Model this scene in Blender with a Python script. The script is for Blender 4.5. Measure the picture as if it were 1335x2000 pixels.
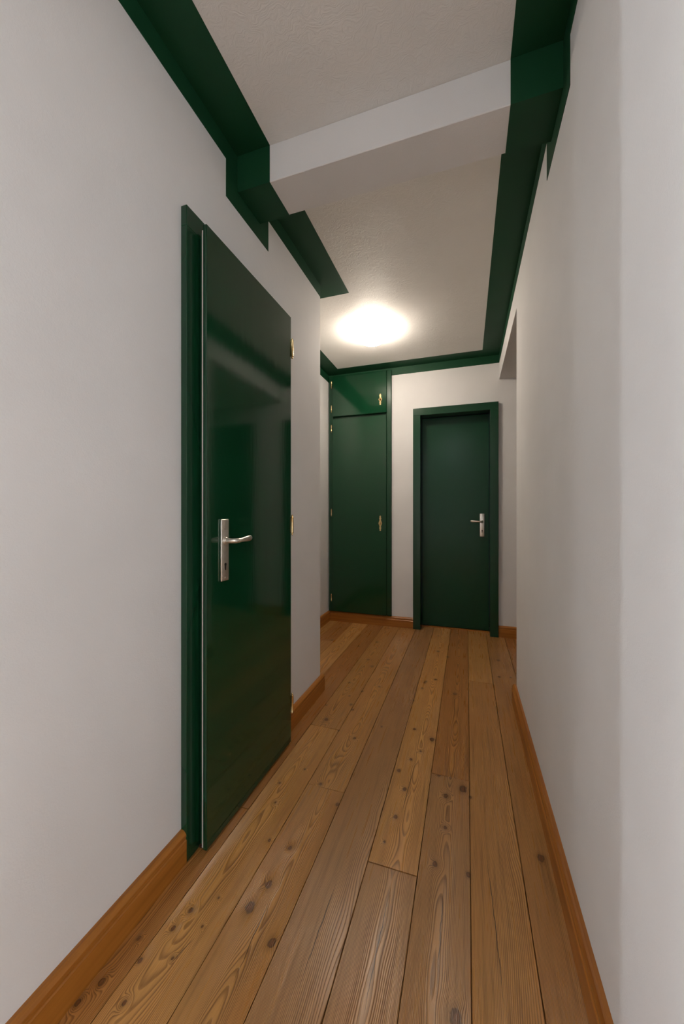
import bpy, bmesh, math, random
from mathutils import Vector, Matrix

for o in list(bpy.data.objects):
    bpy.data.objects.remove(o, do_unlink=True)
scene = bpy.context.scene
COL = scene.collection

# ---------------------------------------------------------------- camera
TH, FPX, CAM_H = 0.325, 723.02, 1.07
cam_d = bpy.data.cameras.new('camera')
cam = bpy.data.objects.new('camera', cam_d)
COL.objects.link(cam)
cam.location = (0, 0, CAM_H)
cam.rotation_euler = (math.pi / 2, 0, TH)
cam_d.sensor_fit = 'VERTICAL'
cam_d.sensor_height = 36.0
cam_d.sensor_width = 24.03
cam_d.lens = FPX * 36.0 / 2000.0
cam_d.shift_y = 1.05 / 2000.0
cam_d.clip_start = 0.02
scene.camera = cam

# ---------------------------------------------------------------- world, exposure, large lights
scene.view_settings.view_transform = 'Standard'
scene.view_settings.look = 'None'
scene.view_settings.gamma = 1.0
scene.view_settings.use_curve_mapping = False
scene.view_settings.exposure = 0.26
world = bpy.data.worlds.new('world')
scene.world = world
world.use_nodes = True
world.node_tree.nodes['Background'].inputs[0].default_value = (0.6, 0.75, 1.0, 1)
world.node_tree.nodes['Background'].inputs[1].default_value = 0.02


def area_light(name, loc, rot, sx, sy, power, color):
    d = bpy.data.lights.new(name, 'AREA')
    d.shape = 'RECTANGLE'
    d.size, d.size_y = sx, sy
    d.energy = power
    d.color = color
    o = bpy.data.objects.new(name, d)
    o.location = loc
    o.rotation_euler = rot
    COL.objects.link(o)
    return o


# added daylight from an unseen, made-up window in a room at right
area_light('added_right_daylight', (2.56, -1.15, 1.45), (0, math.pi / 2, 0), 1.5, 1.5, 195.0, (0.80, 0.92, 1.0))
# added slit lights in an unseen side room, casting steps on the right wall
SLITS = [(-2.427, 30.0), (-1.742, 46.0), (-1.362, 10.0)]
for i, (sy_, pw) in enumerate(SLITS):
    area_light('added_side_slit_%d' % (i + 1), (-3.26, sy_, 1.25), (0, -math.pi / 2, 0), 2.1, 0.09, pw, (0.86, 0.93, 1.0))
LAMP_STRENGTH = 58.0
LAMP_COLOR = (1.0, 0.885, 0.75)
HALL_FILL_STRENGTH = 21.0  # added fill lamp behind the camera, unseen, to brighten beam and near hall
HALL_FILL_COLOR = (0.86, 0.95, 1.0)

# ---------------------------------------------------------------- room dimensions (metres)
XL, XR = -0.833, 0.265
YL, YR, YF = 2.0617, 2.2855, 3.4588
ZC, ZB = 2.434, 2.297          # ceiling, underside of the beam
YB1, YB2 = 1.2168, 1.3775      # beam faces
BW, BC = 0.0715, 0.1405        # painted band: on the wall, on the ceiling
XA = -1.3036                   # left wall of the alcove
ZS = 2.2197                    # soffit of the side passage
XE = 1.75                      # end of the side passage
YK = -1.95                     # end of the hall behind the camera
WT = 0.12


# ---------------------------------------------------------------- mesh helpers
class MB:
    def __init__(self):
        self.bm = bmesh.new()

    def box(self, x0, x1, y0, y1, z0, z1, bevel=0.0, seg=2):
        vs = [self.bm.verts.new(p) for p in
              [(x0, y0, z0), (x1, y0, z0), (x1, y1, z0), (x0, y1, z0),
               (x0, y0, z1), (x1, y0, z1), (x1, y1, z1), (x0, y1, z1)]]
        fs = [self.bm.faces.new([vs[i] for i in f]) for f in
              [(0, 3, 2, 1), (4, 5, 6, 7), (0, 1, 5, 4), (1, 2, 6, 5), (2, 3, 7, 6), (3, 0, 4, 7)]]
        if bevel:
            es = list({e for f in fs for e in f.edges})
            bmesh.ops.bevel(self.bm, geom=es, offset=bevel, segments=seg, affect='EDGES', profile=0.5)
        return self

    def prism(self, prof, a, b, fn):
        """profile points (2-D) extruded from a to b; fn(p, t) -> 3-D point"""
        A = [self.bm.verts.new(fn(p, a)) for p in prof]
        B = [self.bm.verts.new(fn(p, b)) for p in prof]
        n = len(prof)
        self.bm.faces.new(A)
        self.bm.faces.new(B[::-1])
        for i in range(n):
            self.bm.faces.new((A[i], B[i], B[(i + 1) % n], A[(i + 1) % n]))
        return self

    def lathe(self, prof, origin=(0, 0, 0), axis='Z', n=24):
        rings = []
        for r, h in prof:
            ring = []
            for k in range(n):
                a = 2 * math.pi * k / n
                p = (r * math.cos(a), r * math.sin(a), h)
                if axis == 'Y':
                    p = (p[0], p[2], p[1])
                elif axis == 'X':
                    p = (p[2], p[0], p[1])
                ring.append(self.bm.verts.new(Vector(origin) + Vector(p)))
            rings.append(ring)
        for i in range(len(rings) - 1):
            for k in range(n):
                self.bm.faces.new((rings[i][k], rings[i][(k + 1) % n], rings[i + 1][(k + 1) % n], rings[i + 1][k]))
        self.bm.faces.new(rings[0][::-1])
        self.bm.faces.new(rings[-1])
        return self

    def sweep(self, pts, radii, up=(0, 0, 1), n=16):
        """tube through pts with elliptic section radii[i] = (side, up)"""
        pts = [Vector(p) for p in pts]
        rings = []
        for i, p in enumerate(pts):
            t = (pts[min(i + 1, len(pts) - 1)] - pts[max(i - 1, 0)]).normalized()
            u = Vector(up)
            u = (u - t * u.dot(t)).normalized()
            s = t.cross(u).normalized()
            rings.append([self.bm.verts.new(p + s * radii[i][0] * math.cos(2 * math.pi * k / n) + u * radii[i][1] * math.sin(2 * math.pi * k / n)) for k in range(n)])
        for i in range(len(rings) - 1):
            for k in range(n):
                self.bm.faces.new((rings[i][k], rings[i][(k + 1) % n], rings[i + 1][(k + 1) % n], rings[i + 1][k]))
        self.bm.faces.new(rings[0][::-1])
        self.bm.faces.new(rings[-1])
        return self

    def build(self, name, mat, parent=None, smooth=False):
        bmesh.ops.recalc_face_normals(self.bm, faces=self.bm.faces[:])
        me = bpy.data.meshes.new(name)
        self.bm.to_mesh(me)
        self.bm.free()
        me.materials.append(mat)
        if smooth:
            for p in me.polygons:
                p.use_smooth = True
            me.set_sharp_from_angle(angle=math.radians(40))
        o = bpy.data.objects.new(name, me)
        COL.objects.link(o)
        if parent:
            o.parent = parent
        return o


def tag(o, label, cat, kind=None, group=None):
    o['label'] = label
    o['category'] = cat
    if kind:
        o['kind'] = kind
    if group:
        o['group'] = group
    return o


def empty(name, label, cat, loc=(0, 0, 0), kind=None):
    o = bpy.data.objects.new(name, None)
    o.empty_display_size = 0.1
    o.location = loc
    COL.objects.link(o)
    return tag(o, label, cat, kind)


# ---------------------------------------------------------------- materials
def new_mat(name):
    m = bpy.data.materials.new(name)
    m.use_nodes = True
    nt = m.node_tree
    return m, nt, nt.nodes['Principled BSDF']


class NT:
    """tiny node-building helper"""
    def __init__(self, nt):
        self.nt = nt

    def n(self, typ, **kw):
        nd = self.nt.nodes.new(typ)
        for k, v in kw.items():
            setattr(nd, k, v)
        return nd

    def put(self, sock, v):
        if hasattr(v, 'is_output') or isinstance(v, bpy.types.NodeSocket):
            self.nt.links.new(v, sock)
        else:
            sock.default_value = v

    def math(self, op, a, b=None, c=None, clamp=False):
        nd = self.n('ShaderNodeMath', operation=op, use_clamp=clamp)
        self.put(nd.inputs[0], a)
        if b is not None:
            self.put(nd.inputs[1], b)
        if c is not None:
            self.put(nd.inputs[2], c)
        return nd.outputs[0]

    def xyz(self, x, y, z):
        nd = self.n('ShaderNodeCombineXYZ')
        self.put(nd.inputs[0], x)
        self.put(nd.inputs[1], y)
        self.put(nd.inputs[2], z)
        return nd.outputs[0]

    def noise(self, vec, scale, detail=2.0, rough=0.5, color=False):
        nd = self.n('ShaderNodeTexNoise')
        self.put(nd.inputs['Vector'], vec)
        nd.inputs['Scale'].default_value = scale
        nd.inputs['Detail'].default_value = detail
        nd.inputs['Roughness'].default_value = rough
        return nd.outputs['Color' if color else 'Fac']

    def ramp(self, fac, stops, interp='LINEAR'):
        nd = self.n('ShaderNodeValToRGB')
        cr = nd.color_ramp
        cr.interpolation = interp
        while len(cr.elements) < len(stops):
            cr.elements.new(0.5)
        for e, (p, c) in zip(cr.elements, stops):
            e.position = p
            e.color = c if len(c) == 4 else (*c, 1)
        self.put(nd.inputs[0], fac)
        return nd.outputs[0]

    def mix(self, fac, a, b, mode='MIX'):
        nd = self.n('ShaderNodeMix', data_type='RGBA', blend_type=mode)
        self.put(nd.inputs['Factor'], fac)
        self.put(nd.inputs[6], a if not isinstance(a, tuple) or len(a) == 4 else (*a, 1))
        self.put(nd.inputs[7], b if not isinstance(b, tuple) or len(b) == 4 else (*b, 1))
        return nd.outputs[2]

    def maprange(self, v, a, b, c=0.0, d=1.0, smooth=False):
        nd = self.n('ShaderNodeMapRange', interpolation_type='SMOOTHSTEP' if smooth else 'LINEAR')
        self.put(nd.inputs[0], v)
        for i, q in enumerate((a, b, c, d)):
            self.put(nd.inputs[i + 1], q)
        return nd.outputs[0]

    def bump(self, h, strength, dist):
        nd = self.n('ShaderNodeBump')
        nd.inputs['Strength'].default_value = strength
        nd.inputs['Distance'].default_value = dist
        self.put(nd.inputs['Height'], h)
        return nd.outputs[0]


def plaster(name, color, strokes=False):
    m, nt, p = new_mat(name)
    T = NT(nt)
    co = T.n('ShaderNodeTexCoord').outputs['Object']
    big = T.noise(co, 2.3, 3, 0.6)
    fine = T.noise(co, 240, 4, 0.65)
    mid = T.noise(co, 26, 4, 0.6)
    dk = tuple(c * 0.94 for c in color)
    T.put(p.inputs['Base Color'], T.ramp(big, [(0.3, dk), (0.7, color)]))
    p.inputs['Roughness'].default_value = 0.75
    p.inputs['Specular IOR Level'].default_value = 0.25
    if strokes:
        w = T.noise(co, 6, 3, 0.6, color=True)
        v = T.n('ShaderNodeVectorMath', operation='MULTIPLY_ADD')
        T.put(v.inputs[0], w)
        v.inputs[1].default_value = (0.35, 0.35, 0.35)
        T.put(v.inputs[2], co)
        mp = T.n('ShaderNodeMapping')
        mp.inputs['Scale'].default_value = (16, 70, 1)
        mp.inputs['Rotation'].default_value = (0, 0, 0.5)
        T.put(mp.inputs['Vector'], v.outputs[0])
        st = T.noise(mp.outputs[0], 1.6, 5, 0.62)
        h = T.math('ADD', T.math('MULTIPLY', st, 1.0), T.math('MULTIPLY', fine, 0.18))
        T.put(p.inputs['Normal'], T.bump(h, 0.48, 0.004))
        p.inputs['Roughness'].default_value = 0.6
    else:
        h = T.math('ADD', T.math('MULTIPLY', mid, 0.7), T.math('MULTIPLY', fine, 0.35))
        T.put(p.inputs['Normal'], T.bump(h, 0.35, 0.003))
    return m


def paint(name, color, rough, wave=0.0, coat=0.0, spec=0.5):
    m, nt, p = new_mat(name)
    T = NT(nt)
    co = T.n('ShaderNodeTexCoord').outputs['Object']
    p.inputs['Base Color'].default_value = (*color, 1)
    p.inputs['Specular IOR Level'].default_value = spec
    sm = T.noise(co, 5, 4, 0.6)
    T.put(p.inputs['Roughness'], T.maprange(sm, 0.3, 0.7, rough * 0.95, rough * 1.06))
    p.inputs['Coat Weight'].default_value = coat
    p.inputs['Coat Roughness'].default_value = rough * 0.6
    if wave:
        mp = T.n('ShaderNodeMapping')
        mp.inputs['Scale'].default_value = (14, 14, 2.2)
        T.put(mp.inputs['Vector'], co)
        a = T.noise(mp.outputs[0], 1.0, 3, 0.5)
        b = T.noise(co, 150, 2, 0.5)
        h = T.math('ADD', a, T.math('MULTIPLY', b, 0.008))
        T.put(p.inputs['Normal'], T.bump(h, wave, 0.004))
    return m


def metal(name, color, rough):
    m, nt, p = new_mat(name)
    T = NT(nt)
    co = T.n('ShaderNodeTexCoord').outputs['Object']
    p.inputs['Metallic'].default_value = 1.0
    n = T.noise(co, 60, 3, 0.6)
    T.put(p.inputs['Roughness'], T.maprange(n, 0.3, 0.7, rough * 0.8, rough * 1.25))
    T.put(p.inputs['Base Color'], T.ramp(n, [(0.3, tuple(c * 0.85 for c in color)), (0.7, color)]))
    return m


def flat(name, color, rough=0.7):
    m, nt, p = new_mat(name)
    T = NT(nt)
    co = T.n('ShaderNodeTexCoord').outputs['Object']
    n = T.noise(co, 30, 3, 0.6)
    T.put(p.inputs['Base Color'], T.ramp(n, [(0.3, tuple(c * 0.9 for c in color)), (0.7, color)]))
    p.inputs['Roughness'].default_value = rough
    return m


GREEN = (0.0042, 0.043, 0.0170)
M_WALL = plaster('white_plaster', (0.80, 0.782, 0.772))
M_CEIL = plaster('brushed_ceiling_plaster', (0.85, 0.825, 0.79), strokes=True)
M_BEAM = plaster('beam_plaster', (0.82, 0.80, 0.79))
M_BAND = paint('green_wall_paint', (0.0066, 0.055, 0.0220), 0.5, spec=0.3)
M_GLOSS = paint('green_gloss_enamel', GREEN, 0.10, wave=0.10, coat=0.0)
M_CASE = paint('green_casing_enamel', GREEN, 0.22, wave=0.05)
M_NICKEL = metal('brushed_nickel', (0.80, 0.75, 0.68), 0.34)
M_BRASS = metal('polished_brass', (0.92, 0.70, 0.36), 0.22)
M_DARK = flat('dark_gap', (0.004, 0.006, 0.005), 0.6)
M_PALE = flat('pale_door_seal', (0.62, 0.52, 0.50), 0.6)
M_SUB = flat('dark_subfloor', (0.020, 0.011, 0.006), 0.9)



def glow(name, color, strength):
    m, nt, p = new_mat(name)
    p.inputs['Base Color'].default_value = (0.9, 0.88, 0.84, 1)
    p.inputs['Roughness'].default_value = 0.3
    p.inputs['Emission Color'].default_value = (*color, 1)
    p.inputs['Emission Strength'].default_value = strength
    return m


def board_wood(name, seed, light, dark, knots=(), cracks=(), freq=300.0, cx=0.0, z0=0.05, slope=0.01, rough=0.28, dirty=0.0):
    """softwood board sawn along world y; rings of a log cut lengthwise, knots and drying cracks at given places"""
    m, nt, p = new_mat(name)
    T = NT(nt)
    co = T.n('ShaderNodeTexCoord').outputs['Object']
    sep = T.n('ShaderNodeSeparateXYZ')
    T.put(sep.inputs[0], co)
    x, y = sep.outputs[0], sep.outputs[1]
    low = T.noise(T.xyz(T.math('MULTIPLY', x, 5.0), T.math('MULTIPLY', y, 1.5), seed * 7.31), 1.0, 2, 0.5)
    low2 = T.noise(T.xyz(T.math('MULTIPLY', x, 16.0), T.math('MULTIPLY', y, 3.2), seed * 3.7 + 40), 1.0, 2, 0.5)
    # knots: D = distance to the nearest knot in knot radii
    D = None
    wob = T.noise(T.xyz(T.math('MULTIPLY', x, 70), T.math('MULTIPLY', y, 70), seed), 1.0, 2, 0.6)
    for kx, ky, kr in knots:
        s = T.n('ShaderNodeVectorMath', operation='SUBTRACT')
        T.put(s.inputs[0], co)
        s.inputs[1].default_value = (kx, ky, 0.0)
        q = T.n('ShaderNodeVectorMath', operation='MULTIPLY')
        T.put(q.inputs[0], s.outputs[0])
        q.inputs[1].default_value = (1.0 / kr, 0.75 / kr, 0.0)
        L = T.n('ShaderNodeVectorMath', operation='LENGTH')
        T.put(L.inputs[0], q.outputs[0])
        D = L.outputs['Value'] if D is None else T.math('MINIMUM', D, L.outputs['Value'])
    if D is None:
        D = 99.0
    Dw = T.math('ADD', D, T.math('MULTIPLY', T.math('SUBTRACT', wob, 0.5), 0.9))
    push = T.math('EXPONENT', T.math('MULTIPLY', T.math('MULTIPLY', D, D), -0.22))
    X = T.math('ADD', T.math('SUBTRACT', x, cx), T.math('MULTIPLY', T.math('SUBTRACT', low2, 0.5), 0.012))
    Z = T.math('ADD', T.math('ADD', z0, T.math('MULTIPLY', y, slope)),
               T.math('ADD', T.math('MULTIPLY', T.math('SUBTRACT', low, 0.5), 0.06), T.math('MULTIPLY', push, 0.016)))
    r = T.math('SQRT', T.math('ADD', T.math('MULTIPLY', X, X), T.math('MULTIPLY', Z, Z)))
    ring = T.math('FRACT', T.math('ADD', T.math('MULTIPLY', r, freq), T.math('MULTIPLY', low2, 0.8)))
    late = T.ramp(ring, [(0.0, (0.0,) * 3), (0.45, (0.18,) * 3), (0.80, (1.0,) * 3), (0.93, (0.75,) * 3), (1.0, (0.0,) * 3)])
    fibre = T.noise(T.xyz(T.math('MULTIPLY', x, 520), T.math('MULTIPLY', y, 14), seed * 1.9), 1.0, 3, 0.6)
    fibre2 = T.noise(T.xyz(T.math('MULTIPLY', x, 90), T.math('MULTIPLY', y, 3.0), seed * 2.3), 1.0, 3, 0.6)
    blot = T.noise(T.xyz(T.math('MULTIPLY', x, 9), T.math('MULTIPLY', y, 2.4), seed * 5.1), 1.0, 3, 0.55)
    amt = T.math('MULTIPLY', late, T.maprange(fibre2, 0.25, 0.75, 0.5, 1.0))
    col = T.mix(amt, light, dark)
    col = T.mix(T.maprange(fibre, 0.3, 0.75, 0.0, 0.30), col, tuple(c * 0.55 for c in dark))
    col = T.mix(T.maprange(fibre2, 0.52, 0.78, 0.0, 0.55), col, tuple(c * 0.85 for c in dark))
    warm = (light[0] * 0.86, light[1] * 0.72, light[2] * 0.62)
    col = T.mix(T.maprange(blot, 0.42, 0.72, 0.0, 0.55), col, T.mix(amt, warm, tuple(c * 0.8 for c in dark)))
    grey = T.noise(T.xyz(T.math('MULTIPLY', x, 7), T.math('MULTIPLY', y, 3), seed * 9.7), 1.0, 4, 0.6)
    g = sum(light) / 3
    col = T.mix(T.maprange(grey, 0.45, 0.75, dirty * 0.4, dirty), col, (g * 0.80, g * 0.58, g * 0.42))
    # halo and core of the knots
    col = T.mix(T.maprange(Dw, 2.3, 0.9, 0.0, 0.30, True), col, tuple(c * 0.7 for c in dark))
    col = T.mix(T.maprange(Dw, 1.05, 0.80, 0.0, 0.80, True), col, (0.065, 0.024, 0.009))
    col = T.mix(T.maprange(Dw, 0.75, 0.35, 0.0, 0.8, True), col, (0.175, 0.062, 0.020))
    crack = None
    for (ax, ay, bx, by) in cracks:
        t = T.maprange(y, ay, by, 0.0, 1.0)
        wig = T.noise(T.xyz(T.math('MULTIPLY', y, 14), seed, 0.0), 1.0, 3, 0.6)
        xc = T.math('ADD', T.math('ADD', T.math('MULTIPLY', t, bx - ax), ax), T.math('MULTIPLY', T.math('SUBTRACT', wig, 0.5), 0.012))
        off = T.math('ABSOLUTE', T.math('SUBTRACT', x, xc))
        wid = T.math('MULTIPLY', T.math('MULTIPLY', t, T.math('SUBTRACT', 1.0, t)), 0.0045)
        k = T.math('LESS_THAN', off, wid)
        crack = k if crack is None else T.math('MAXIMUM', crack, k)
    if crack is not None:
        col = T.mix(T.math('MULTIPLY', crack, 0.85), col, (0.022, 0.010, 0.005))
    T.put(p.inputs['Base Color'], col)
    T.put(p.inputs['Roughness'], T.maprange(fibre2, 0.25, 0.75, rough * 0.88, rough * 1.25))
    p.inputs['Specular IOR Level'].default_value = 0.5
    h = T.math('ADD', T.math('MULTIPLY', late, 0.55), T.math('MULTIPLY', fibre, 0.25))
    if crack is not None:
        h = T.math('SUBTRACT', h, crack)
    T.put(p.inputs['Normal'], T.bump(h, 0.55, 0.0014))
    return m


def trim_wood(name, along):
    """orange-brown varnished skirting, grain along world x or y"""
    m, nt, p = new_mat(name)
    T = NT(nt)
    co = T.n('ShaderNodeTexCoord').outputs['Object']
    mp = T.n('ShaderNodeMapping')
    mp.inputs['Scale'].default_value = (1.5, 60, 60) if along == 'X' else (60, 1.5, 60)
    T.put(mp.inputs['Vector'], co)
    a = T.noise(mp.outputs[0], 1.0, 4, 0.55)
    T.put(p.inputs['Base Color'], T.ramp(a, [(0.28, (0.25, 0.078, 0.009)), (0.52, (0.37, 0.132, 0.018)), (0.75, (0.46, 0.175, 0.028))]))
    p.inputs['Roughness'].default_value = 0.36
    T.put(p.inputs['Normal'], T.bump(a, 0.06, 0.002))
    return m


M_SKX = trim_wood('varnished_skirting_wood_x', 'X')
M_SKY = trim_wood('varnished_skirting_wood_y', 'Y')


# ---------------------------------------------------------------- floor
def floor_pt(u, v):
    d = FPX * CAM_H / (v - 1001.05)
    xc = (u - 667.5) / FPX * d
    return xc * math.cos(TH) - d * math.sin(TH), xc * math.sin(TH) + d * math.cos(TH)


# knots read off the photographed floor: picture position of the knot and its radius in metres
KN = [(271, 1832, .006), (198, 1917, .009), (273, 1876, .007), (372, 1778, .009), (338, 1813, .008), (395, 1809, .004),
      (337, 1871, .004), (242, 1959, .007), (427, 1753, .004), (488, 1772, .017), (524.5, 1727, .014), (526, 1641, .007),
      (531, 1841, .013), (152, 1958, .008), (750.5, 1644, .006), (849, 1687, .011), (869, 1616, .008), (914, 1708, .009),
      (566, 1656, .008), (890, 1989, .018), (1056, 1676, .015), (637, 1405, .014), (685, 1376, .012), (688, 1386, .010),
      (661, 1427, .007), (692, 1442, .010), (745, 1419, .007), (682, 1333, .010), (726, 1301, .016), (843, 1444, .017),
      (809, 1424, .011), (801.5, 1483, .010), (778.5, 1505, .011), (790, 1541, .011), (772, 1595, .010), (626, 1531, .008),
      (658, 1571, .008), (546, 1529, .006), (807.5, 1368, .008), (831.5, 1331, .012), (740, 1341, .010), (821, 1467, .006),
      (637, 1377, .007), (904, 1541, .020), (870, 1554, .012), (918, 1557, .008), (888, 1355, .016), (829, 1333, .012),
      (874, 1283, .013), (973, 1289.5, .014), (974, 1322, .011), (997, 1323, .009), (850, 1327, .012), (824, 1344, .011),
      (857, 1514, .009), (707, 1350, .010), (682, 1359, .008), (719, 1288, .014), (736, 1254, .016), (855, 1272, .016),
      (648, 1250, .014), (700, 1262, .012), (595, 1502, .006), (538, 1567, .006)]
KN = [(*floor_pt(u, v), r * 0.72) for u, v, r in KN]
CR = [((656, 1724), (582, 1932)), ((762, 1731), (708, 1990)), ((866, 1727), (852, 1934)), ((950, 1669), (986, 1974)),
      ((531, 1748), (455, 1920)), ((812, 1485), (783, 1590)), ((380, 1830), (330, 1885))]
CR = [(*floor_pt(*a), *floor_pt(*b)) for a, b in CR]

floor = MB().box(-1.5, XE + 0.1, YK - 0.2, 4.1, -0.07, -0.0215).build('floor', M_SUB)
tag(floor, 'knotty brown wooden plank floor running along the hallway', 'floor', 'structure')

L0, D0 = (0.58, 0.285, 0.083), (0.205, 0.076, 0.015)
TONES = {'base': (L0, D0), 'honey': ((0.64, 0.325, 0.094), (0.250, 0.096, 0.019)),
         'red': ((0.50, 0.220, 0.057), (0.170, 0.056, 0.011)), 'grey': ((0.53, 0.262, 0.086), (0.185, 0.071, 0.017))}
JX = [-1.40, -1.197, -1.047, -0.897, -0.747, -0.595, -0.443, -0.288, -0.138, 0.010, 0.157, 0.305, 0.453, 0.601, 0.749, 0.897, 1.045, 1.193, 1.341, 1.489, 1.637, 1.80]
# end joints along y and the tone of every piece, column by column
COLS = {-1.197: ([0.2, 2.9], ['base', 'base', 'red']), -1.047: ([1.1], ['base', 'honey']), -0.897: ([1.158], ['red', 'red']),
        -0.747: ([-0.6, 1.722], ['base', 'honey', 'base']), -0.595: ([-0.2, 1.342], ['base', 'base', 'base']),
        -0.443: ([-0.9], ['base', 'grey']), -0.288: ([-1.1, 1.103], ['base', 'grey', 'honey']),
        -0.138: ([-0.3, 1.56], ['base', 'grey', 'red']), 0.010: ([0.1, 2.491], ['base', 'base', 'honey']),
        0.157: ([-0.7], ['red', 'base']), 0.305: ([2.7], ['base', 'red']), 0.453: ([3.1], ['base', 'base'])}
rnd = random.Random(5)
G = 0.0009
seed = 1
for i in range(len(JX) - 1):
    x0, x1 = JX[i], JX[i + 1]
    ylo = YK - 0.15 if x0 < 0.2 else 2.10
    if x0 < -0.95:
        ylo = 1.96
    cuts, tones = COLS.get(x0, ([2.4 + rnd.random()], ['base', 'honey']))
    ys = [ylo] + [c for c in cuts if c > ylo + 0.05] + [3.72]
    tones = tones[-(len(ys) - 1):]
    for k in range(len(ys) - 1):
        a, b = ys[k], ys[k + 1]
        gx, gy = G, G
        if abs(b - 1.103) < 1e-3 or abs(a - 1.103) < 1e-3:
            gy = 0.0020
        kn = [q for q in KN if x0 - 0.012 < q[0] < x1 + 0.012 and a < q[1] < b]
        for q in range(int((b - a) * 0.5)):                      # a few knots where the photo shows none clearly
            ky = a + rnd.random() * (b - a)
            if ky > 2.6 or ky < 0.3:
                kn.append((x0 + 0.02 + rnd.random() * (x1 - x0 - 0.04), ky, 0.004 + 0.005 * rnd.random()))
        cr = [c for c in CR if x0 < (c[0] + c[2]) / 2 < x1 and a < (c[1] + c[3]) / 2 < b]
        lt, dk = TONES[tones[k]]
        v = 0.94 + 0.12 * rnd.random()
        straight = x0 in (0.010, -0.443, 0.157)
        m = board_wood('floor_board_wood_%02d' % seed, seed, tuple(c * v for c in lt), tuple(c * v * 0.82 for c in dk), kn, cr,
                       freq=330 + 90 * rnd.random(), cx=(x0 + x1) / 2 + (0.10 if straight else 0.03 * (rnd.random() - 0.5)),
                       z0=0.07 if straight else 0.03 + 0.04 * rnd.random(), slope=0.012 * (rnd.random() - 0.5) * 2,
                       dirty=0.22 if tones[k] == 'grey' else 0.05)
        z = -0.0006 * rnd.random()
        c = 0.0011
        X0, X1, Y0, Y1 = x0 + gx, x1 - gx, a + gy, b - gy
        mb = MB()
        lo = [mb.bm.verts.new(p) for p in [(X0, Y0, -0.021), (X1, Y0, -0.021), (X1, Y1, -0.021), (X0, Y1, -0.021)]]
        mi = [mb.bm.verts.new(p) for p in [(X0, Y0, z - c), (X1, Y0, z - c), (X1, Y1, z - c), (X0, Y1, z - c)]]
        hi = [mb.bm.verts.new(p) for p in [(X0 + c, Y0 + c, z), (X1 - c, Y0 + c, z), (X1 - c, Y1 - c, z), (X0 + c, Y1 - c, z)]]
        mb.bm.faces.new(lo[::-1])
        mb.bm.faces.new(hi)
        for r0, r1 in ((lo, mi), (mi, hi)):
            for e in range(4):
                mb.bm.faces.new((r0[e], r0[(e + 1) % 4], r1[(e + 1) % 4], r1[e]))
        mb.build('plank', m, floor)
        seed += 1

# ---------------------------------------------------------------- walls
def wall(name, label, boxes, mat=None):
    mb = MB()
    for b in boxes:
        mb.box(*b)
    return tag(mb.build(name, mat or M_WALL), label, 'wall', 'structure')


# door openings
D1a, D1b, D1z = 0.985, 1.535, 1.955        # near door in the left wall (y range, head)
D2a, D2b = -0.402, 0.190                   # far door (x range of the clear opening)
D3a, D3b = 0.690, 1.282                    # far door of the side passage
DZ = 1.957
OP0, OP1, OPZ = -0.95, 0.0, 2.10           # opening to the added left side room, behind the camera
RO0, RO1 = -1.45, -0.30                    # opening to the added right room, behind the camera

wall('wall_left', 'white plastered left wall with the nearest green door', [
    (XL - WT, XL, YK, OP0, 0, ZC), (XL - WT, XL, OP0, OP1, OPZ, ZC), (XL - WT, XL, OP1, D1a, 0, ZC),
    (XL - WT, XL, D1a, D1b, D1z, ZC), (XL - WT, XL, D1b, YL, 0, ZC)])
wall('wall_alcove_near', 'white return wall turning left into the alcove', [(XA - WT, XL - WT, YL - WT, YL, 0, ZC)])
wall('wall_alcove_left', 'narrow white side wall left of the green cupboard', [(XA - WT, XA, YL, YF, 0, ZC)])
CUa, CUb = -1.262, -0.700                  # recess of the cupboard in the back wall
wall('wall_back', 'white end wall holding the green cupboard and the far green door', [
    (XA - WT, CUa, YF, YF + 0.2, 0, ZC), (CUa, CUb, YF, YF + 0.2, 2.385, ZC), (CUa, CUb, YF, YF + 0.2, 0, 0.085),
    (CUb, D2a - 0.012, YF, YF + 0.2, 0, ZC), (D2a - 0.012, D2b + 0.012, YF, YF + 0.2, DZ + 0.012, ZC),
    (D2b + 0.012, D3a - 0.012, YF, YF + 0.2, 0, ZC), (D3a - 0.012, D3b + 0.012, YF, YF + 0.2, DZ + 0.012, ZC),
    (D3b + 0.012, XE + WT, YF, YF + 0.2, 0, ZC)])
wall('wall_right', 'long white plastered wall along the right side', [
    (XR, XR + WT, YK, RO0, 0, ZC), (XR, XR + WT, RO0, RO1, OPZ, ZC), (XR, XR + WT, RO1, YR, 0, ZC)])
wall('wall_passage_near', 'white near wall of the passage on the right', [(XR + WT, XE + WT, YR - WT, YR, 0, ZC)])
wall('wall_passage_end', 'white end wall of the passage on the right', [(XE, XE + WT, YR, YF, 0, ZC)])
wall('wall_passage_header', 'white lowered soffit over the passage on the right', [(XR, XE, YR, YF, ZS, ZC)])
# unseen hall end, and side rooms added for light with made-up window openings
wall('wall_behind', 'white hall end wall behind the viewer', [(XL - WT, XR + WT, YK - WT, YK, 0, ZC)])
QX = 2.50
wall('wall_right_room_opening', 'white wall of the added right room with an opening for its light', [
    (QX, QX + 0.05, -2.3, -1.92, 0, ZC), (QX, QX + 0.05, -0.38, 0.6, 0, ZC), (QX, QX + 0.05, -1.92, -0.38, 0, 0.68), (QX, QX + 0.05, -1.92, -0.38, 2.22, ZC)])
wall('wall_right_room_far', 'white far wall of the right room', [(XR + WT, QX, 0.6, 0.72, 0, ZC)])
wall('wall_right_room_near', 'white near wall of the right room', [(XR + WT, QX, -2.42, -2.3, 0, ZC), (XR + WT - 0.02, XR + WT, -2.3, YK, 0, ZC)])
RX, RY0, RY1 = -3.20, -2.75, 0.45
sl = sorted(s[0] for s in SLITS)
bx = []
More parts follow.
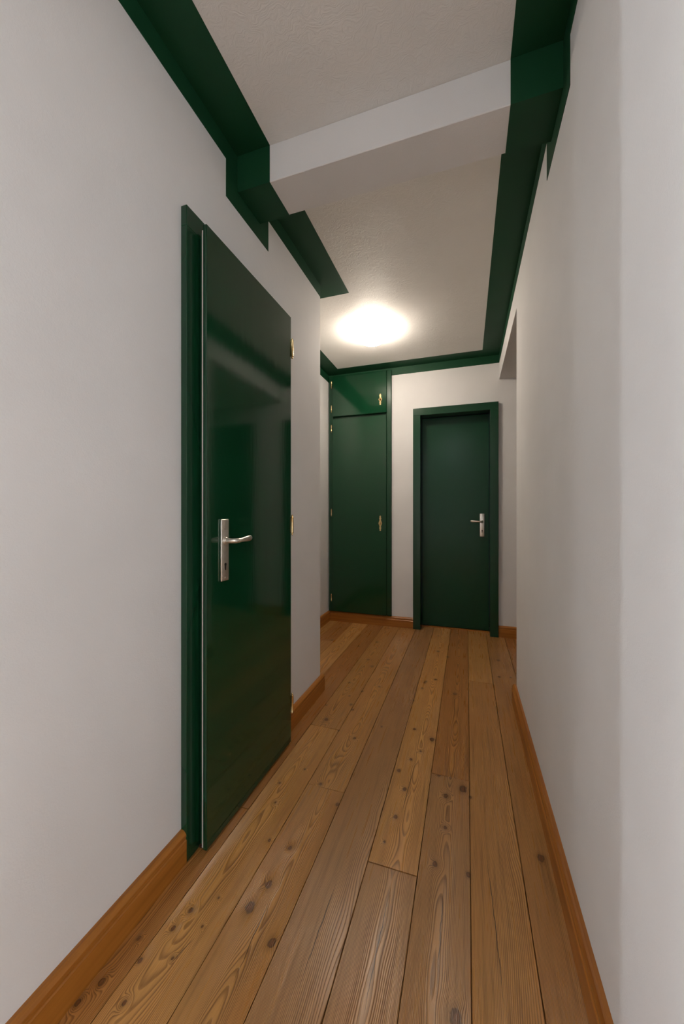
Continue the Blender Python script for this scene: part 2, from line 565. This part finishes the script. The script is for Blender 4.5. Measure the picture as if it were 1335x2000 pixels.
prev = RY0
for s in sl:
    bx.append((RX - 0.05, RX, prev, s - 0.05, 0, ZC))
    bx.append((RX - 0.05, RX, s - 0.05, s + 0.05, 0, 0.15))
    bx.append((RX - 0.05, RX, s - 0.05, s + 0.05, 2.33, ZC))
    prev = s + 0.05
bx.append((RX - 0.05, RX, prev, RY1, 0, ZC))
wall('wall_side_room_left', 'white wall of the added side room with three narrow light slits', bx)
wall('wall_side_room_far', 'white far wall of the side room', [(RX, XL - WT, RY1, RY1 + WT, 0, ZC)])
wall('wall_side_room_near', 'white near wall of the side room', [(RX, XL - WT, RY0 - WT, RY0, 0, ZC), (XL - WT, XL - WT + 0.02, RY0, YK, 0, ZC)])
sf = MB().box(RX, -1.5, RY0, RY1, -0.05, 0).box(-1.5, XL - WT, RY0, RY1, -0.0215, 0).build('floor_side_room', trim_wood('side_room_floor_wood', 'Y'))
qf = MB().box(XR + WT, 1.85, -2.3, 0.6, -0.0215, 0).box(1.85, QX, -2.3, 0.6, -0.05, 0).build('floor_right_room', trim_wood('right_room_floor_wood', 'Y'))
tag(qf, 'brown wooden floor of the right room', 'floor', 'structure')
tag(sf, 'brown wooden floor of the side room', 'floor', 'structure')

ceil = MB().box(RX - 0.1, QX + 0.1, RY0 - 0.1, YF + 0.2, ZC, ZC + 0.1).build('ceiling', M_CEIL)
tag(ceil, 'off-white brushed plaster ceiling with a dropped beam', 'ceiling', 'structure')
MB().box(XL, XR, YB1, YB2, ZB, ZC, bevel=0.002, seg=1).build('beam', M_BEAM, ceil)

# ---------------------------------------------------------------- painted green bands
PT = 0.0015


def band(name, label, boxes):
    mb = MB()
    for b in boxes:
        mb.box(*b)
    return tag(mb.build(name, M_BAND), label, 'painted band', 'structure')


def side_band(xw, sgn, yend):
    """band on the wall at x = xw and the ceiling next to it; sgn = direction into the hall"""
    def wx(y0, y1, z0, z1):
        a, b = sorted((xw, xw + sgn * PT))
        return (a, b, y0, y1, z0, z1)

    def cx(y0, y1, z0, z1):
        a, b = sorted((xw, xw + sgn * BC))
        return (a, b, y0, y1, z0, z1)
    return [wx(YK, YB1 - BW, ZC - BW, ZC), wx(YB1 - BW, YB1, ZB - BW, ZC), wx(YB1, YB2, ZB - BW, ZB), wx(YB2, YB2 + BW, ZB - BW, ZC),
            wx(YB2 + BW, yend, ZC - BW, ZC),
            cx(YK, YB1, ZC - PT, ZC), cx(YB1 - PT, YB1, ZB - PT, ZC), cx(YB1, YB2, ZB - PT, ZB), cx(YB2, YB2 + PT, ZB - PT, ZC),
            cx(YB2, yend, ZC - PT, ZC)]


lb = side_band(XL, 1, YL)
lb.append((XA, XL + BC, YL, YL + 0.129, ZC - PT, ZC))                    # turning into the alcove
lb.append((XA, XL, YL, YL + PT, ZC - BW, ZC))
band('trim_1', 'dark green painted band stepping over the beam along the left wall', lb)
band('trim_2', 'dark green painted band stepping over the beam along the right wall', side_band(XR, -1, YF))
band('trim_3', 'dark green painted band along the far wall and alcove ceiling', [
    (XA, XR - BC, YF - BC, YF, ZC - PT, ZC), (XA, XR, YF - PT, YF, ZC - BW, ZC),
    (XA, XA + BC, YL + 0.129, YF - BC, ZC - PT, ZC), (XA, XA + PT, YL, YF, ZC - BW, ZC)])

# ---------------------------------------------------------------- skirting boards
SKT, SKH = 0.022, 0.096
PROF = [(0, 0), (SKT, 0), (SKT, 0.068), (SKT - 0.003, 0.071), (SKT - 0.003, 0.076), (SKT - 0.001, 0.079),
        (SKT - 0.002, 0.086), (SKT - 0.008, 0.093), (SKT - 0.013, SKH), (0, SKH)]


def skirt(name, label, runs):
    """runs: (axis, wall coordinate, direction, start, end) - the first run is the board, mitred corners overlap slightly"""
    root = None
    for ax, w, s, a, b in runs:
        mb = MB()
        if ax == 'Y':
            mb.prism(PROF, a, b, lambda p, t: (w + s * p[0], t, p[1]))
        else:
            mb.prism(PROF, a, b, lambda p, t: (t, w + s * p[0], p[1]))
        o = mb.build(name if root is None else 'skirting_return', M_SKY if ax == 'Y' else M_SKX, root)
        if root is None:
            root = tag(o, label, 'skirting board', 'structure')
    return root


skirt('baseboard_left', 'orange-brown wooden skirting board left of the nearest door', [('Y', XL, 1, OP1, 0.921)])
skirt('baseboard_left_corner', 'short orange-brown skirting board between nearest door and wall corner',
      [('Y', XL, 1, 1.592, YL + SKT), ('X', YL, 1, XA + SKT, XL)])
skirt('baseboard_right', 'long orange-brown skirting board along the right wall', [('Y', XR, -1, RO1, YR + SKT), ('X', YR, 1, XR, XE)])
skirt('baseboard_alcove', 'short skirting board on the alcove side wall beside the cupboard', [('Y', XA, 1, YL + SKT, YF)])
skirt('baseboard_back', 'skirting board under the green cupboard up to the far door', [('X', YF, -1, XA + SKT, -0.468)])
skirt('baseboard_back_right', 'skirting board on the end wall right of the far door', [('X', YF, -1, 0.257, 0.622)])

# ---------------------------------------------------------------- door furniture
def handle_set(parent, O, U, N, side):
    """lever handle on a long plate. O = spindle point on the leaf face, U = lever direction, N = outward normal"""
    O, U, N = Vector(O), Vector(U), Vector(N)
    Zv = Vector((0, 0, 1))
    mb = MB()
    mb.box(-0.020, 0.020, -0.134, 0.072, 0.0, 0.008, bevel=0.0028, seg=3)
    for v in mb.bm.verts:
        p = v.co.copy()
        v.co = O + U * p.x + Zv * p.y + N * p.z
    plate = mb.build('handle_plate', M_NICKEL, parent, smooth=True)
    plate['label'] = 'long brushed nickel door plate'
    # screws and the keyhole
    for zz in (0.062, -0.124):
        mb = MB()
        mb.lathe([(0.0042, 0.0), (0.0042, 0.0007), (0.003, 0.0012)], n=12)
        for v in mb.bm.verts:
            p = v.co.copy()
            v.co = O + U * p.x + Zv * (zz + p.y) + N * (0.008 + p.z)
        mb.build('screw', M_NICKEL, parent, smooth=True)
    pts = [(0.0045 * math.cos(a), 0.0045 * math.sin(a)) for a in [math.radians(-60 + 300 * k / 14) for k in range(15)]]
    key = [(x, y + 0.006) for x, y in [(0.0052 * math.cos(math.radians(t)), 0.0052 * math.sin(math.radians(t))) for t in range(-50, 231, 20)]]
    key += [(-0.0026, -0.013), (0.0026, -0.013)]
    mb = MB()
    mb.prism(key, 0.0, 0.0006, lambda p, t: O + U * p[0] + Zv * (p[1] - 0.085) + N * (0.008 + t))
    mb.build('keyhole', M_DARK, parent)
    # rosette + neck + lever
    mb = MB()
    mb.lathe([(0.0125, 0.0), (0.0125, 0.004), (0.0105, 0.006)], n=20)
    for v in mb.bm.verts:
        p = v.co.copy()
        v.co = O + U * p.x + Zv * p.y + N * (0.0075 + p.z)
    path = [(0, 0.006, 0), (0, 0.022, 0), (0.001, 0.034, 0), (0.006, 0.043, 0.0), (0.016, 0.0475, 0.0005), (0.035, 0.049, 0.0015), (0.055, 0.050, 0.003),
            (0.075, 0.0495, 0.004), (0.090, 0.048, 0.0045), (0.100, 0.046, 0.0045), (0.106, 0.0445, 0.0042), (0.1085, 0.0437, 0.004)]
    rad = [(0.0085, 0.0085), (0.0082, 0.0082), (0.0084, 0.0084), (0.0088, 0.0088), (0.0085, 0.0082), (0.0068, 0.0072), (0.0064, 0.0085), (0.0064, 0.0098),
           (0.0062, 0.0100), (0.0058, 0.0090), (0.0045, 0.0064), (0.0015, 0.0022)]
    mb.sweep([O + U * a * 0.92 + N * b + Zv * c for a, b, c in path], rad)
    lv = mb.build('lever', M_NICKEL, parent, smooth=True)
    lv['label'] = 'brushed nickel door lever'


def hinge(parent, x, y, z, h, r, plate_dir=None):
    mb = MB()
    prof = [(0.0008, -h / 2 - 2.2 * r), (r * 0.75, -h / 2 - 1.5 * r), (r * 0.55, -h / 2 - 0.7 * r), (r * 1.15, -h / 2 - 0.3 * r), (r, -h / 2)]
    prof += [(r, -h * 0.02), (r * 0.8, -h * 0.015), (r * 0.8, h * 0.015), (r, h * 0.02)]
    prof += [(r, h / 2), (r * 1.15, h / 2 + 0.3 * r), (r * 0.55, h / 2 + 0.7 * r), (r * 0.75, h / 2 + 1.5 * r), (0.0008, h / 2 + 2.2 * r)]
    mb.lathe(prof, (x, y, z), n=12)
    if plate_dir:
        dx, dy = plate_dir
        x0, x1 = sorted((x, x + dx))
        y0, y1 = sorted((y, y + dy))
        mb.box(x0, x1, y0, y1, z - h / 2, z + h / 2)
    o = mb.build('hinge', M_BRASS, parent, smooth=True)
    o['label'] = 'small brass hinge'


# ---------------------------------------------------------------- nearest door (left wall)
d1 = empty('door_1', 'nearest glossy dark green door in the left wall with nickel handle', 'door', (XL, 1.256, 0), 'structure')
inv = d1.matrix_world.inverted


def rel(o, p):
    o.parent = p
    return o


CX = -0.811                                     # casing face
mb = MB()
mb.box(XL, CX, 0.921, 0.990, 0, 1.950, bevel=0.0015)
mb.box(XL, CX, 1.53, 1.592, 0, 1.950, bevel=0.0015)
mb.box(XL, CX, 0.921, 1.592, 1.950, 2.013, bevel=0.0015)
mb.box(XL - WT, XL, D1a - 0.001, D1a + 0.014, 0, D1z)
mb.box(XL - WT, XL, D1b - 0.014, D1b + 0.001, 0, D1z)
mb.box(XL - WT, XL, D1a, D1b, D1z - 0.014, D1z + 0.001)
case1 = mb.build('casing', M_CASE)
LX = -0.771                                     # leaf face
leaf1 = MB().box(LX - 0.014, LX, 0.962, 1.550, 0.010, 1.974, bevel=0.002, seg=2).build('leaf', M_GLOSS)
reb1 = MB().box(-0.806, LX - 0.021, 0.978, 1.545, 0.012, 1.964).build('rebate', M_BAND)
seal1 = MB().box(LX - 0.0205, LX - 0.0142, 0.9655, 1.546, 0.013, 1.960).build('pale_edge', M_PALE)
seal1['label'] = 'pale unpainted strip in the door edge'
thr1 = MB().box(XL - 0.1, -0.80, 0.975, 1.54, 0.0, 0.006).build('threshold', flat('dark_threshold_wood', (0.07, 0.028, 0.012), 0.5))


def adopt(child, parent):
    child.parent = parent
    bpy.context.view_layer.update()
    child.matrix_parent_inverse = parent.matrix_world.inverted()


for o in (case1, leaf1, thr1):
    adopt(o, d1)
bpy.context.view_layer.update()
seal1.parent = leaf1
reb1.parent = leaf1
handle_set(leaf1, (LX, 1.047, 0.976), (0, 1, 0), (1, 0, 0), 1)
for z in (1.832, 1.012, 0.184):
    hinge(leaf1, LX + 0.002, 1.557, z, 0.068, 0.0066, (-0.03, 0.001))


# ---------------------------------------------------------------- far doors (end wall), leaves set back in the casing
def far_door(name, label, xa, xb, xo0, xo1, lever):
    d = empty(name, label, 'door', ((xa + xb) / 2, YF, 0), 'structure')
    yc = 3.4288
    mb = MB()
    mb.box(xo0, xa, yc, YF, 0, DZ, bevel=0.0015)
    mb.box(xb, xo1, yc, YF, 0, DZ, bevel=0.0015)
    mb.box(xo0, xo1, yc, YF, DZ, 2.0223, bevel=0.0015)
    mb.box(xa - 0.011, xa, YF - 0.004, YF + 0.2, 0, DZ)          # lining
    mb.box(xb, xb + 0.011, YF - 0.004, YF + 0.2, 0, DZ)
    mb.box(xa - 0.011, xb + 0.011, YF - 0.004, YF + 0.2, DZ, DZ + 0.011)
    c = mb.build('casing', M_CASE)
    yl = 3.556
    leaf = MB().box(xa + 0.003, xb - 0.003, yl, yl + 0.04, 0.012, DZ - 0.004, bevel=0.002).build('leaf', M_DOOR2)
    th = MB().box(xa, xb, yl - 0.012, yl + 0.06, 0.0, 0.007).build('threshold', trim_wood(name + '_threshold_wood', 'X'))
    for o in (c, leaf, th):
        adopt(o, d)
    hx = xb - 0.060 if lever < 0 else xa + 0.060
    handle_set(leaf, (hx, yl, 0.988), (lever, 0, 0), (0, -1, 0), lever)
    return d


M_DOOR2 = paint('green_satin_enamel', GREEN, 0.235, wave=0.05, spec=0.26)
far_door('door_2', 'recessed dark green door in the end wall with nickel lever', D2a, D2b, -0.468, 0.257, -1)
far_door('door_3', 'dark green door in the side passage, seen only reflected', D3a, D3b, 0.624, 1.349, 1)

# ---------------------------------------------------------------- built-in cupboard
cup = empty('built_in_cupboard', 'tall glossy green built-in cupboard with two doors and brass fittings', 'cupboard', (-0.978, YF, 0.081))
CF = 3.428                                      # frame face
mb = MB()
C0, C1 = -1.290, -0.668
mb.box(C0, -1.246, CF, YF, 0.100, 2.410, bevel=0.002)
mb.box(-0.716, C1, CF, YF, 0.100, 2.410, bevel=0.006, seg=3)
mb.box(-1.246, -0.716, CF, YF, 2.385, 2.410)
mb.box(-1.246, -0.716, CF + 0.020, YF, 1.970, 2.024)
mb.box(-1.246, -0.716, CF + 0.004, YF, 0.100, 0.120)
frame = mb.build('frame', M_CASE)
mb = MB()
mb.box(CUa + 0.002, CUb - 0.002, YF + 0.40, YF + 0.42, 0.10, 2.38)
mb.box(CUa + 0.002, CUa + 0.02, YF, YF + 0.40, 0.10, 2.38)
mb.box(CUb - 0.02, CUb - 0.002, YF, YF + 0.40, 0.10, 2.38)
mb.box(CUa + 0.02, CUb - 0.02, YF, YF + 0.40, 0.10, 0.12)
mb.box(CUa + 0.02, CUb - 0.02, YF, YF + 0.40, 2.36, 2.38)
body = mb.build('body', M_CASE)
updoor = MB().box(-1.249, -0.713, CF - 0.016, CF + 0.003, 2.010, 2.392, bevel=0.002).build('door', M_GLOSS)
lodoor = MB().box(-1.249, -0.713, CF - 0.016, CF + 0.003, 0.106, 1.984, bevel=0.002).build('door', M_GLOSS)
for o in (frame, body, updoor, lodoor):
    adopt(o, cup)
for z in (2.323, 2.086):
    hinge(updoor, -1.258, CF - 0.018, z, 0.050, 0.0055, (0.002, 0.018))
for z in (1.894, 1.070, 0.236):
    hinge(lodoor, -1.258, CF - 0.018, z, 0.050, 0.0055, (0.002, 0.018))


def escutcheon(parent, x, z, h):
    """ornate brass key plate: pierced scrolled outline with a central boss and drop"""
    y = CF - 0.016
    mb = MB()
    n = 48
    out = []
    for k in range(n):
        t = k / n * 2 * math.pi
        s = math.sin(t)
        w = 0.0055 + 0.012 * max(0, 1 - abs(s) * 2.2) + 0.0055 * max(0, 1 - abs(abs(s) - 0.62) * 6) + 0.004 * max(0, 1 - abs(abs(s) - 0.92) * 10)
        cxx = math.cos(t)
        out.append((math.copysign(min(abs(cxx) * 2.2, 1.0), cxx) * w, s * h / 2))
    mb.prism(out, 0.0, 0.0025, lambda p, t: (x + p[0], y - t, z + p[1]))
    p1 = mb.build('escutcheon', M_BRASS, parent)
    p1['label'] = 'ornate brass key plate'
    mb = MB()
    mb.lathe([(0.009, 0.0), (0.009, -0.004), (0.005, -0.008), (0.004, -0.014), (0.0075, -0.018), (0.0075, -0.023), (0.003, -0.027)], (x, y - 0.001, z), axis='Y', n=16)
    for sgn in ():
        mb.lathe([(0.0045, 0.0), (0.0045, -0.004), (0.002, -0.0065)], (x, y - 0.001, z + sgn * h * 0.31), axis='Y', n=10)
        mb.lathe([(0.003, 0.0), (0.003, -0.003), (0.001, -0.005)], (x, y - 0.001, z + sgn * h * 0.45), axis='Y', n=10)
    ring = [(0.0045 * 0 + 0.010 * math.cos(a), 0.013 * math.sin(a)) for a in [2 * math.pi * q / 20 for q in range(21)]]
    mb.sweep([(x + a, y - 0.0045, z + b) for a, b in ring], [(0.0016, 0.0016)] * 21, up=(0, 1, 0), n=8)
    mb.build('knob', M_BRASS, parent, smooth=True)['label'] = 'small brass knob'


escutcheon(updoor, -0.770, 2.134, 0.105)
escutcheon(lodoor, -0.770, 0.969, 0.145)

# ---------------------------------------------------------------- ceiling lamp, and the added hall fill of the same shape
def ceiling_lamp(label, lx, ly, mat):
    lamp = empty('ceiling_lamp', label, 'lamp', (lx, ly, ZC))
    base = MB().lathe([(0.098, ZC - 0.0005), (0.098, ZC - 0.014), (0.092, ZC - 0.0165)], (lx, ly, 0), n=48).build('mount_ring', M_RING, smooth=True)
    prof = []
    for k in range(17):
        t = math.radians(30 - 120 * k / 16)
        prof.append((0.108 * math.cos(t) + 0.002, ZC - 0.048 + 0.062 * math.sin(t)))
    shade = MB().lathe(prof, (lx, ly, 0), n=48).build('shade', mat, smooth=True)
    for o in (base, shade):
        adopt(o, lamp)


M_RING = flat('white_lacquered_metal', (0.8, 0.78, 0.75), 0.35)
ceiling_lamp('round glowing opal glass dome lamp on the far ceiling before the cupboard', -0.668, 2.685, glow('glowing_opal_glass', LAMP_COLOR, LAMP_STRENGTH))
ceiling_lamp('added unseen fill lamp, opal dome on the hall ceiling behind the viewer', -0.284, -0.85, glow('added_cool_fill_glow', HALL_FILL_COLOR, HALL_FILL_STRENGTH))
